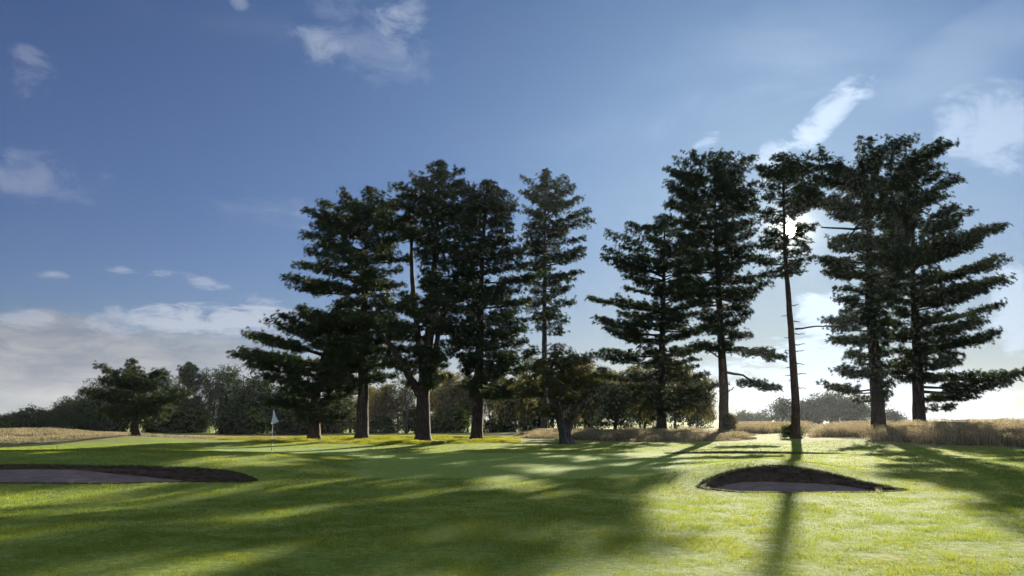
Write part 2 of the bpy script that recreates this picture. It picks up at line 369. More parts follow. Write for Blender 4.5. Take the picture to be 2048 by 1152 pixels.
def tall_grass(name, label, pts, N, hmin, hmax, mat=M_tan, wmul=1.0, tl=(.1, .95), fall=None):
    """pts: polygon (px, Y)"""
    P = poly_px(pts); lo, hi = P.min(0), P.max(0)
    x = lo[0]+rng.random(N*3)*(hi[0]-lo[0]); y = lo[1]+rng.random(N*3)*(hi[1]-lo[1])
    k = in_poly(P, x, y); x, y = x[k][:N], y[k][:N]
    cl = vnoise(x, y, 3.2, 53)*.8+vnoise(x, y, 1.3, 51)*.9+vnoise(x, y, .5, 52)*.6
    ed = np.clip(dist_poly(P, x, y)/1.0, .35, 1)
    k = (rng.random(len(x)) < .65+cl) & (dist_poly(P, x, y) > .3+vnoise(x, y, 1.4, 55)*2.2+(rng.random(len(x))-.5)*.8); x, y, cl, ed = x[k], y[k], cl[k], ed[k]
    h = (hmin+(hmax-hmin)*np.clip(.42+cl*1.9+(rng.random(len(x))-.5)*.7, -.35, 1.4))*ed
    w = (.010+.012*rng.random(len(x)))*np.clip(y/45, .6, 3)*wmul
    z = terrain(x.copy(), y.copy()); t = np.clip(tl[0]+(tl[1]-tl[0])*(.5+cl*.9+(rng.random(len(x))-.5)*1.0), 0, 1)
    v, f, tt = blades(x, y, h, w, .6, t, z=z)
    # feathery seed heads on a share of the stems
    s = rng.random(len(x)) < .5; tip = v.reshape(-1, 3, 3)[s, 2]; M_ = len(tip)
    hv = []
    for k_ in range(3):
        a = rng.random(M_)*6.283; r = .05+.05*rng.random(M_)
        d = np.c_[np.cos(a)*r*.5, np.sin(a)*r*.5, r]
        wv = np.c_[-np.sin(a), np.cos(a), np.zeros(M_)]*(.012*wmul*np.clip(tip[:,1]/45, .6, 2.5))[:,None]
        b0 = tip-np.array([0, 0, .06])
        hv.append(np.stack([b0-wv, b0+wv, b0+d], 1))
    hv = np.concatenate(hv); ht = np.clip(.75+.3*(rng.random(len(hv))-.3), 0, 1)
    V = np.r_[v, hv.reshape(-1, 3)]; Fc = np.arange(len(V)).reshape(-1, 3)
    o = link(name, np_mesh(name, V, Fc, mat, dict(tint=np.r_[tt, np.repeat(ht, 3)])))
    tag(o, label, kind="stuff"); return o
tall_grass("tall_grass", "tall dry pinkish grass on the bank under the two right pines",
    [(1585,59),(1640,56),(1760,50),(1900,47.5),(2048,45.5),(2350,44),(2350,72),(1900,72),(1740,72),(1600,68)], 150000, .34, .78)
tall_grass("tall_grass", "low band of seeding heath grass between the leaning tree and the grassy gap",
    [(1040,63),(1130,58),(1230,55),(1350,54),(1440,53.5),(1500,57),(1500,64),(1440,67),(1250,72),(1100,74),(1020,70)], 80000, .18, .45)
tall_grass("tall_grass", "pale far heath grass seen in the gap left of the bare-trunked pine",
    [(1440,68),(1530,66),(1610,66),(1620,100),(1450,100)], 40000, .3, .6, wmul=1.3)
tall_grass("tall_grass", "dry tan grass mound at the left edge beside the solitary pine",
    [(-250,52),(0,53),(150,58),(300,63),(420,62),(560,58),(640,62),(560,68),(380,72),(250,76),(-250,78)], 60000, .06, .18, tl=(.1,.8), wmul=1.3)
tall_grass("tall_grass", "short olive rough around the feet of the four left pines",
    [(430,60),(560,52),(760,51),(900,51),(1040,54),(1050,66),(900,66),(700,68),(480,66)], 70000, .05, .16, M_grass, tl=(.0,.4), wmul=1.3)

# ------------------------------------------------------------------ bunkers
def bunker(b, label, rimh, fringe):
    P = b['poly']; cx, cy = P.mean(0); zc = tz(cx, cy)
    root = link("sand_bunker", None, loc=(cx, cy, zc)); tag(root, label, "bunker", "sand bunkers in the turf")
    # sand sheet: radial grid following the outline
    rings = np.linspace(0, 1.0, 26); m = len(P); V = []
    for r in rings: V.append(np.c_[cx+(P[:,0]-cx)*r, cy+(P[:,1]-cy)*r])
    V = np.concatenate(V); z = floor_z(b, V[:,0], V[:,1])
    g = base_z(V[:,0], V[:,1]); edge = np.repeat(rings, m)
    z = np.minimum(z, g-.012+.0*edge)
    V3 = np.c_[V[:,0]-cx, V[:,1]-cy, z-zc]
    i = np.arange(len(rings)-1)[:,None]*m; j = np.arange(m)[None]; j2 = (j+1) % m
    Q = np.stack([i+j, i+m+j, i+m+j2, i+j2], -1).reshape(-1, 4)
    link("sand", np_mesh("sand", V3, Q, M_sand, smooth_=True), root)
    # turf face: wall from the sand up to the rim with ragged relief, overhanging a touch
    ks = 8; m2 = m*6; t = np.arange(m2)/6; i0 = t.astype(int) % m; fr = (t % 1)[:,None]
    ring = P[i0]*(1-fr)+P[(i0+1) % m]*fr
    dirv = np.array([cx, cy])-ring; dirv /= np.linalg.norm(dirv, axis=1)[:,None]
    gz = base_z(ring[:,0], ring[:,1]); 
    Vs = []
    for k in range(ks+1):
        s = k/ks
        off = .16*(1-s)+.03+(rng.random(m2)-.5)*.05+.10*vnoise(t*.9+0*t, np.full(m2, k*.7), 1., 61)
        q = ring+dirv*off[:,None]
        fz = floor_z(b, q[:,0], q[:,1])-.05; top = np.maximum(gz+.012, fz+.02)
        Vs.append(np.c_[q[:,0]-cx, q[:,1]-cy, fz*(1-s)+top*s-zc])
    q = ring-dirv*.08; Vs.append(np.c_[q[:,0]-cx, q[:,1]-cy, base_z(q[:,0], q[:,1])+.008-zc])
    q = ring-dirv*.19; Vs.append(np.c_[q[:,0]-cx, q[:,1]-cy, base_z(q[:,0], q[:,1])-.03-zc])
    V3 = np.concatenate(Vs); kk = len(Vs)
    i = np.arange(kk-1)[:,None]*m2; j = np.arange(m2)[None]; j2 = (j+1) % m2
    Q = np.stack([i+j, i+j2, i+m2+j2, i+m2+j], -1).reshape(-1, 4)
    link("turf_face", np_mesh("turf_face", V3, Q, M_face, smooth_=True), root)
    # fringe of coarse grass hanging over the lip
    N = fringe; t = rng.random(N)*m; i0 = t.astype(int) % m; fr = (t % 1)[:,None]
    ring = P[i0]*(1-fr)+P[(i0+1) % m]*fr; dv = np.array([cx, cy])-ring; dv /= np.linalg.norm(dv, axis=1)[:,None]
    q = ring+dv*(rng.random(N)*.26-.20)[:,None]; h = .02+.05*rng.random(N)
    rear = (ring[:,1] > cy)
    h = np.where(rear, h*1.25, h*.7)
    z = np.maximum(base_z(q[:,0], q[:,1]), 0*h-9)
    v, f, tt = blades(q[:,0], q[:,1], h, .012*np.clip(q[:,1]/20, 1, 2)*np.ones(N), 1.2, np.clip(rng.random(N)*.7+.1, 0, 1), z=z-.01)
    v -= np.array([cx, cy, zc])
    link("lip_grass", np_mesh("lip_grass", v, f, M_dark_tuft, dict(tint=tt)), root)
bunker(BUNK[0], "pot bunker with a high dark turf face in the sunlit turf, right of centre", .4, 9000)
bunker(BUNK[1], "long sand bunker with a low dark turf wall at the left edge", .3, 14000)
bunker(BUNK[2], "thin shadowed slot of a bunker behind the pot bunker mound", .2, 4000)

# small pale weeds at the bunker lips
def weed(px, py_Y, n_, h, label):
    x, y = (px-1024)/(F*cp)*py_Y, py_Y; z = tz(x, y)
    N = n_; a = rng.random(N)*6.283; r = rng.random(N)*.10
    X, Yy = np.cos(a)*r, np.sin(a)*r*.6; hh = h*(.5+.6*rng.random(N))
    v, f, tt = blades(X, Yy, hh, .006*np.ones(N), .9, np.clip(.7+.3*rng.random(N), 0, 1), z=np.zeros(N))
    o = link("grass_tuft", np_mesh("grass_tuft", v, f, M_tan, dict(tint=tt)), loc=(x, y, z)); tag(o, label, "grass tuft", "pale weeds on the bunker lips")
weed(178, 21.45, 26, .16, "left stem cluster of pale weeds on the near lip of the long left bunker")
weed(215, 21.45, 18, .10, "smaller tuft of pale weeds just right of the stem cluster on the long bunker lip")
weed(1728, 19.6, 34, .15, "pale seeding weeds at the right end of the pot bunker's near lip")
weed(1400, 20.0, 26, .13, "pale grass tuft at the left tip of the pot bunker")

# ------------------------------------------------------------------ flag
def flag():
    Y = 42; p = at(543, 903, Y); x, y = p[0], p[1]; z = tz(x, y)
    root = link("golf_flag", None, loc=(x, y, z)); tag(root, "white triangular flag drooping from a thin pole on the putting green", "golf flag")
    top = at(546, 820, Y)[2]-z
    t = Tubes(); t.add([(0,0,.62),(.0,0,top)], [.016,.012], 8); link("pole", t.mesh("pole", plain("white_pole", (.8,.82,.85), .35)), root)
    t = Tubes(); t.add([(0,0,-.1),(0,0,.62)], [.017,.017], 8); link("pole_base", t.mesh("pole_base", plain("dark_pole_base", (.06,.055,.05), .5)), root)
    # hanging cloth: narrow at the top, wide at the bottom, with folds
    ny, nx = 14, 10; V = []
    for i in range(ny+1):
        s = i/ny; zz = top-.02-s*.70; wd = .03+.42*s**1.1*(1-.0*s)
        drop = 0
        for j in range(nx+1):
            u = j/nx; xx = -.10*s+u*wd*.92; yy = .05*math.sin(u*9+s*3)*s+.02
            V.append((xx, yy, zz-.10*s*u*math.sin(s*3)+ (.16*s*u*u)))
    V = np.array(V); Q = [(i*(nx+1)+j, i*(nx+1)+j+1, (i+1)*(nx+1)+j+1, (i+1)*(nx+1)+j) for i in range(ny) for j in range(nx)]
    o = link("flag", np_mesh("flag", V, Q, plain("flag_cloth", (.80,.84,.98), .7, 0, .45), smooth_=True), root)
    md = o.modifiers.new("thick", 'SOLIDIFY'); md.thickness = .004
    t = Tubes(); t.add([(0,0,-.12),(0,0,.006)], [.054,.054], 16); link("cup", t.mesh("cup", plain("cup_plastic", (.5,.5,.5), .5)), root)
flag()

# ------------------------------------------------------------------ pine generator
def tuft_template(n_=24, L=.215, w=.027, seed=1):
    r = np.random.default_rng(seed); V = []
    for i in range(n_):
        el = math.asin(r.uniform(-.35, 1)); a = r.uniform(0, 6.283); l = L*r.uniform(.75, 1.1)
        d = np.array([math.cos(a)*math.cos(el), math.sin(a)*math.cos(el), math.sin(el)])
        s = np.cross(d, r.normal(size=3)); s /= np.linalg.norm(s)
        V += [d*.01-s*w/2, d*.01+s*w/2, d*l]
    return np.array(V)
TPL = [tuft_template(seed=s) for s in (1, 2, 3)]
def tufts(pos, size, lean, tint):
    """pos (N,3), size (N,), lean (N,3) axis directions; all tufts in one crown mesh"""
    N = len(pos); out = []; tt = []
    z = lean/np.linalg.norm(lean, axis=1)[:,None]
    rx = rng.normal(size=(N, 3)); x = np.cross(z, rx); x /= np.linalg.norm(x, axis=1)[:,None]; y = np.cross(z, x)
    Rm = np.stack([x, y, z], 1)
    pick = rng.integers(0, 3, N)
    for k in range(3):
        m = pick == k
        v = np.einsum('vj,njk->nvk', TPL[k], Rm[m])*size[m][:,None,None]+pos[m][:,None]
        out.append(v.reshape(-1, 3)); tt.append(np.repeat(tint[m], len(TPL[k])))
    v = np.concatenate(out); return v, np.arange(len(v)).reshape(-1, 3), np.concatenate(tt)

SUN_PX = (1580, 461)
sun_dir = ray(*SUN_PX); sun_dir /= np.linalg.norm(sun_dir)
SUN_EL = math.asin(sun_dir[2]); SUN_AZ = math.atan2(sun_dir[0], sun_dir[1])

def pine(label, bx, by, Y, trunk, dia, prof, dens=1.0, whorl=.62, nl=4, tsize=1.0, group=None, mat=None, bark=None, t0=.35,
         forks=(), dead=(), tint=(.05, .6), gap=None, up=.35, plate=.16, cat="pine", name="pine_tree", clumps=(), lenmul=1.12, lop=0.0):
    mat = mat or M_needle; bark = bark or M_bark
    b = at(bx, by, Y); x0, y0 = b[0], b[1]; z0 = tz(x0, y0); O = np.array([x0, y0, z0])
    root = link(name, None, loc=O); tag(root, label, cat, group)
    # trunk
    mpp = Y/(F*cp)
    pts = [np.array([0, 0, -.4])]; 
    tp = [at(px, py, Y)-O for px, py in trunk]
    for i, p in enumerate(tp): p[1] += .25*math.sin(i*1.7+bx)*(i > 0); pts.append(p)
    pts = np.array(pts); pts[1,2] = max(.02, pts[1,2]) if len(pts) > 1 else 0
    ztip = at(bx, min(p_[0] for p_ in prof), Y)[2]-z0-.75
    zs = pts[:,2]; ztop = min(zs[-1], ztip)
    zz = np.r_[-.4, 0, .15, .4, .9, np.arange(1.6, ztop, .7), ztop]
    path = np.c_[np.interp(zz, zs, pts[:,0]), np.interp(zz, zs, pts[:,1]), zz]
    path[5:-1,:2] += (rng.random((len(zz)-6, 2))-.5)*.05*dia*mpp
    r0 = dia*mpp/2; q = np.clip(zz/ztop, 0, 1); rad = r0*(1-.9*q**1.05)+.02
    rad *= 1+.42*np.exp(-np.clip(zz, 0, None)/.28)
    t = Tubes(); t.add(path, rad, 14, .10); link("trunk", t.mesh("trunk", bark), root)
    def trunk_at(z): return np.array([np.interp(z, zz, path[:,0]), np.interp(z, zz, path[:,1]), z]), float(np.interp(z, zz, rad))
    stems = [(trunk_at, None)]
    for fk in forks:
        P = np.array([at(px, py, Y)-O+np.array([0, dy, 0]) for px, py, dy, d_ in fk]); rr_ = np.array([d_*mpp/2 for *_, d_ in fk])
        s = np.linspace(0, 1, 16); u = np.linspace(0, 1, len(P))
        pp = np.stack([np.interp(s, u, P[:,k]) for k in range(3)], 1); pp[1:-1] = (pp[:-2]+pp[1:-1]*2+pp[2:])/4
        t = Tubes(); t.add(pp, np.interp(s, u, rr_), 9, .1); link("limb", t.mesh("limb", bark), root)
    for dd in dead:
        P = np.array([at(px, py, Y)-O+np.array([0, dy, 0]) for px, py, dy, d_ in dd]); rr_ = np.array([d_*mpp/2 for *_, d_ in dd])
        s = np.linspace(0, 1, 12); u = np.linspace(0, 1, len(P)); pp = np.stack([np.interp(s, u, P[:,k]) for k in range(3)], 1)
        pp[1:-1] += (rng.random((10, 3))-.5)*.08
        t = Tubes(); t.add(pp, np.interp(s, u, rr_), 5); link("dead_branch", t.mesh("dead_branch", bark), root)
    # profile in metres: z -> left, right extents
    pz, pl, pr = [], [], []
    for py, l, r in sorted(prof, key=lambda a: -a[0]):
        pz.append(at(bx, py, Y)[2]-z0); pl.append(at(l, py, Y)[0]-x0); pr.append(at(r, py, Y)[0]-x0)
    pz, pl, pr = map(np.array, (pz, pl, pr))
    zlo, zhi = pz[0], pz[-1]-.55
    pos, lean = [], []; nb = 0; ga = rng.random()*6.28
    z = zlo
    while z < zhi-.1:
        h = (z-zlo)/(zhi-zlo)
        k = (nl if rng.random() < .7 else nl-1)+(2 if h > .8 else 0)
        lfac = rng.uniform(.82, 1.02)
        for j in range(k):
            ga += 2.4+rng.normal()*.25; ca, sa = math.cos(ga), math.sin(ga)
            zt = min(z+rng.normal()*.22, zhi)
            eL, eR = np.interp(zt, pz, pl), np.interp(zt, pz, pr)
            az_ = min(max(zt, .5), ztop-.25)
            c0, cr = trunk_at(az_)
            E = (eR-c0[0]) if ca > 0 else (c0[0]-eL); D = (eR-eL)/2*.76
            if E < .25: continue
            Lm = 1/math.sqrt((ca/max(E, .3))**2+(sa/max(D, .3))**2)*lfac*rng.uniform(.72, 1.03)*lenmul
            rise = Lm*(up*(.15+1.3*h*h)+rng.normal()*.06)+(.12 if h > .85 else 0)
            za = min(max(zt-rise, .35*zt), ztop-.15)
            c0, cr = trunk_at(za); dz = zt-za
            s = np.linspace(0, 1, 9)
            sag = -.09*Lm*np.sin(s*math.pi)*(1-h)
            bend = rng.normal()*.10*Lm
            bx_ = c0[0]+ca*Lm*s-sa*bend*s*s; by_ = c0[1]+sa*Lm*s+ca*bend*s*s
            bz_ = za+dz*(s**.8)+sag
            bp = np.c_[bx_, by_, bz_]
            rb = max(.018, min(cr*.55, .012+.018*Lm)); br = rb*(1-s)+.008
            T = Tubes(); T.add(bp, br, 5)
            # side shoots in a flat fan
            ns = max(4, int(Lm*3.3*dens)+2)
            ts = t0+(1-t0)*(np.arange(ns)+rng.random(ns)*.8)/ns; ts = np.clip(ts, 0, 1)
            sub = []
            for i_, tt_ in enumerate(ts):
                c = np.array([np.interp(tt_, s, bp[:,q_]) for q_ in range(3)])
                side = 1 if i_ % 2 else -1
                ang = ga+side*rng.uniform(.45, 1.2)*(1-.25*tt_); sl = (.40+.36*Lm*(1-.55*tt_))*rng.uniform(.55, 1.15); sl = min(sl, 1.9)
                e = c+np.array([math.cos(ang)*sl, math.sin(ang)*sl, rng.uniform(-.04, .28)*sl+.03])
                sub.append((c, e)); T.add([c, (c+e)/2-[0, 0, .03*sl], e], [.014, .011, .006], 3)
            sub.append((bp[-3], bp[-1])); 
            for c, e in sub:
                Ls = np.linalg.norm(e-c); nt_ = max(3, int(Ls/.085*dens))
                a_ = rng.uniform(.25, 1.05, nt_); pp = c+(e-c)*a_[:,None]
                pp = pp+np.c_[rng.normal(size=nt_)*.10, rng.normal(size=nt_)*.10, rng.normal(size=nt_)*plate*.9+.05]
                pos.append(pp); dl = (e-c)/max(Ls, .01); lean.append(np.tile(dl*.7+np.array([0, 0, .8]), (nt_, 1))+rng.normal(size=(nt_, 3))*.25)
            if nb < 96:
                link("branch", T.mesh("branch", bark), root)
            nb += 1
        z += whorl*rng.uniform(.8, 1.45)
    pos = np.concatenate(pos); lean = np.concatenate(lean)
    # leader tuft cluster round the tip of the stem
    ct = trunk_at(ztop)[0]; nl_ = int(170*dens); cr_ = .45+.0*nl_; u_ = rng.random(nl_)
    wl = min(1.5, .3*(pr[-1]-pl[-1])+.5)
    off = np.c_[rng.normal(size=nl_)*wl*.5*(1.1-u_*.7), rng.normal(size=nl_)*wl*.5*(1.1-u_*.7), -1.3+2.0*u_**.8]
    pos = np.r_[pos, ct+off]; lean = np.r_[lean, np.c_[off[:,0]*.6, off[:,1]*.6, np.ones(nl_)]]
    for px_, py_, rx_, rz_, n2, dy_ in clumps:      # foliage at the ends of the long low boughs
        c_ = at(px_, py_, Y)-O+np.array([0, dy_, 0]); th = rng.random(n2)*6.283; rr2 = np.sqrt(rng.random(n2))
        q_ = np.c_[c_[0]+np.cos(th)*rr2*rx_*mpp, c_[1]+np.sin(th)*rr2*rx_*mpp*.6, c_[2]+rng.normal(size=n2)*rz_*mpp*.45]
        pos = np.r_[pos, q_]; lean = np.r_[lean, np.c_[np.cos(th)*.6, np.sin(th)*.4, np.ones(n2)]]
    Wp = pos+O
    if gap:
        for gx, gy, gr in gap:
            rv = ray(gx, gy); rv /= np.linalg.norm(rv); d = Wp-np.array([0, 0, CZ]); dd = np.linalg.norm(d-(d@rv)[:,None]*rv, axis=1)
            k = dd > gr*rng.random(len(dd))**.25*1.15; pos, lean, Wp = pos[k], lean[k], Wp[k]
    cl = vnoise(Wp[:,0]+Wp[:,1]*.7, Wp[:,2]*1.5, 1.1, 71)
    t_ = np.clip(tint[0]+(tint[1]-tint[0])*(.5+cl*.9+(rng.random(len(pos))-.5)*.5), 0, 1); 
    brown = rng.random(len(pos)) < .03; t_[brown] = 1
    v, f, tt = tufts(pos, (.75+.55*rng.random(len(pos)))*tsize*1.12, lean, t_)
    link("crown", np_mesh("crown", v, f, mat, dict(tint=tt)), root)
    return root, len(pos)

GR = "tall pines across the middle of the course"
GAP = [(1580, 460, .46), (1585, 484, .22), (1574, 440, .26)]
total = 0
def P_(*a, **k):
    global total
    r, n_ = pine(*a, **k); total += n_; return r
# left group
P_("shorter pine with one long bough reaching far left, behind the flag", 628, 880, 60, [(628,880),(629,800),(640,740),(665,660),(680,620)], 22,
   [(600,640,720),(620,590,760),(650,535,790),(675,515,790),(700,525,780),(708,448,775),(722,462,775),(735,500,770),(760,515,740),(790,530,730),(815,560,715),(835,590,690)], t0=.2, group=GR, bark=M_bark_red, dens=1.0, nl=6, lenmul=1.08, tint=(.1,.75))
P_("thick-trunked pine second from the left of the left clump", 723, 880, 58, [(723,880),(726,780),(728,640),(733,500),(738,385)], 24,
   [(372,705,745),(385,665,775),(400,650,790),(430,625,800),(455,640,810),(475,590,810),(500,600,810),(520,585,820),(555,572,810),(590,610,790),(620,590,790),(650,600,790),(680,620,790),(730,640,785),(765,660,780)], nl=5, group=GR, t0=.2, dens=1.0, lenmul=1.17)
P_("forked pine whose trunk splits low into upswept limbs, tallest of the left clump", 846, 882, 56, [(846,882),(846,800),(848,760),(862,640),(872,500),(880,335)], 27,
   [(322,865,890),(340,838,915),(365,800,945),(385,785,950),(430,780,950),(470,800,950),(520,850,960),(580,830,960),(610,770,960),(660,740,930),(690,740,910),(740,775,900),(770,810,885)], nl=5, group=GR, t0=.2, dens=1.05, lenmul=1.17,
   forks=[[(840,790,0,18),(815,745,-.3,15),(790,700,-.5,13),(765,670,-.6,8)], [(848,780,0,16),(838,700,.4,13),(822,560,.6,9),(820,430,.6,5)], [(852,775,0,14),(868,740,-.3,12),(878,660,-.4,9),(905,600,-.5,5)]])
P_("broad dark pine with a straight tapering trunk, right side of the left clump", 953, 880, 58, [(953,880),(957,780),(960,640),(965,500),(975,375)], 22,
   [(362,955,985),(385,935,1005),(400,925,1030),(440,910,1040),(500,900,1045),(560,890,1060),(610,900,1070),(660,900,1062),(700,905,1070),(740,920,1090),(770,930,1120),(790,950,1110)], nl=6, group=GR, t0=.18, dens=1.0, lenmul=1.15)
P_("slender see-through pine standing apart with sky to its right", 1088, 866, 75, [(1088,866),(1089,700),(1089,500),(1091,348)], 13,
   [(338,1070,1100),(350,1042,1140),(378,1038,1150),(400,1060,1165),(425,1045,1180),(450,1060,1200),(480,1045,1165),(510,1050,1185),(545,1045,1165),(590,1050,1160),(630,1060,1150),(655,1075,1130)], nl=5, dens=.9, whorl=.7, group=GR, t0=.12, bark=M_bark_grey, tsize=1.05, up=.5)
# leaning tree
P_("low bushy pine on a fat leaning grey trunk forking below olive foliage", 1133, 887, 54, [(1133,887),(1128,860),(1120,835),(1105,800),(1100,740),(1120,700)], 24,
   [(688,1090,1150),(700,1075,1200),(720,1075,1230),(745,1060,1235),(775,1030,1200),(800,1030,1180),(820,1050,1160)], mat=M_needle_olive, nl=5, t0=.25, group=GR, bark=M_bark_grey, dens=.9, tint=(.1,.9),
   forks=[[(1133,862,0,20),(1145,830,-.2,15),(1165,800,-.2,10),(1195,770,-.2,5)]])
# right group
P_("spreading pine with flat horizontal boughs at the left of the right group", 1323, 862, 74, [(1323,862),(1323,700),(1328,560),(1330,440)], 18,
   [(428,1265,1345),(445,1255,1370),(470,1205,1400),(495,1200,1410),(520,1225,1420),(545,1225,1400),(575,1190,1400),(600,1190,1410),(650,1170,1420),(680,1230,1420),(700,1195,1420),(730,1190,1420),(760,1200,1430),(790,1220,1430),(815,1290,1400)], nl=6, group=GR, t0=.2, whorl=.85, plate=.12, dens=.85, tsize=1.1)
P_("tall dense pine with a ruddy trunk left of the sun", 1448, 868, 66, [(1448,868),(1446,780),(1438,600),(1432,450),(1428,320)], 19,
   [(304,1395,1470),(320,1360,1490),(345,1348,1500),(375,1330,1510),(400,1335,1515),(440,1340,1510),(480,1350,1500),(520,1340,1515),(560,1350,1520),(600,1370,1520),(640,1390,1500),(680,1400,1500),(700,1410,1480)], nl=6, group=GR, bark=M_bark_red, t0=.18, dens=1.0,
   clumps=[(1512,706,34,9,260,-.4),(1545,716,24,8,140,-.5),(1500,768,30,9,220,-.6),(1535,776,24,8,140,-.6),(1402,692,22,8,120,.3)],
   dead=[[(1450,700,0,6),(1480,695,-.3,5),(1520,708,-.5,4),(1558,716,-.6,2)],[(1450,745,0,6),(1480,750,-.4,4),(1510,768,-.6,4),(1545,778,-.6,2)],[(1446,720,0,4),(1425,705,.2,3),(1405,690,.3,2)],[(1446,790,0,3),(1470,775,.3,2)]])
P_("slim bare-trunked pine with the sun beside its stem", 1592, 877, 58, [(1592,877),(1588,780),(1580,650),(1572,500),(1566,320)], 16,
   [(304,1545,1595),(318,1515,1610),(345,1530,1650),(360,1510,1660),(385,1545,1640),(410,1500,1650),(430,1520,1660),(470,1535,1640),(490,1505,1640),(520,1500,1620),(545,1515,1600)], nl=6, group=GR, bark=M_bark_red, t0=.25, dens=.95, whorl=.85, gap=GAP,
   dead=[[(1590,658,0,4),(1630,653,.1,3),(1690,650,.2,2)]]+[[(1583+(i%3)*2+(y_-620)*.05,y_,0,2.4),(1583+(y_-620)*.05+s_*(14+(i*7)%12),y_-3+(i*5)%6,.1*(i%3-1),1)] for i,(y_,s_) in enumerate([(612,1),(630,-1),(642,1),(668,1),(676,-1),(690,1),(704,1),(712,-1),(727,1),(735,-1),(748,1),(752,-1),(764,-1),(775,1),(700,-1)])])
P_("large flat-topped pine with a stout dark trunk right of the sun", 1757, 850, 62, [(1757,850),(1750,740),(1742,600),(1738,430),(1745,380),(1765,300)], 27,
   [(292,1720,1850),(305,1650,1880),(322,1610,1890),(345,1620,1900),(370,1640,1895),(400,1640,1900),(440,1720,1860),(470,1700,1850),(500,1640,1850),(530,1650,1850),(570,1680,1810),(600,1690,1790),(640,1660,1770),(675,1650,1768),(700,1690,1768),(740,1650,1768),(765,1650,1768),(795,1700,1765)], nl=6, group=GR, t0=.25, dens=1.0, gap=GAP, whorl=.66, lenmul=1.2,
   forks=[[(1739,440,0,17),(1728,400,-.3,11),(1705,365,-.4,7),(1685,345,-.5,3)],[(1741,430,0,15),(1780,380,.3,10),(1830,330,.4,6)]],
   dead=[[(1738,456,0,6),(1700,459,-.2,5),(1640,456,-.3,3)],[(1740,430,0,6),(1716,452,.3,5),(1700,475,.3,3)]])
P_("widest pine at the far right with boughs sweeping down toward the grass", 1838, 837, 67, [(1838,837),(1832,700),(1826,560),(1830,420),(1850,400)], 24,
   [(400,1820,1900),(425,1790,1960),(460,1790,1990),(490,1780,2018),(520,1770,1990),(550,1780,2020),(580,1770,2015),(610,1790,2010),(650,1775,1990),(680,1790,2050),(720,1790,2050),(745,1800,2045),(775,1850,2045),(800,1900,2040),(815,1960,2020)], nl=6, group=GR, t0=.2, dens=1.0, whorl=.80, lenmul=1.15)
# solitary pine on the left
P_("solitary short-trunked pine standing in the tan grass at left", 273, 873, 64, [(273,873),(272,850),(280,825),(270,780),(262,725)], 15,
   [(718,225,255),(728,205,300),(745,190,340),(765,180,350),(785,165,362),(805,165,370),(822,190,365),(832,215,350)], nl=6, t0=.2, dens=1.1, whorl=.55, tint=(.1,.7), up=.6)
print("tufts", total)

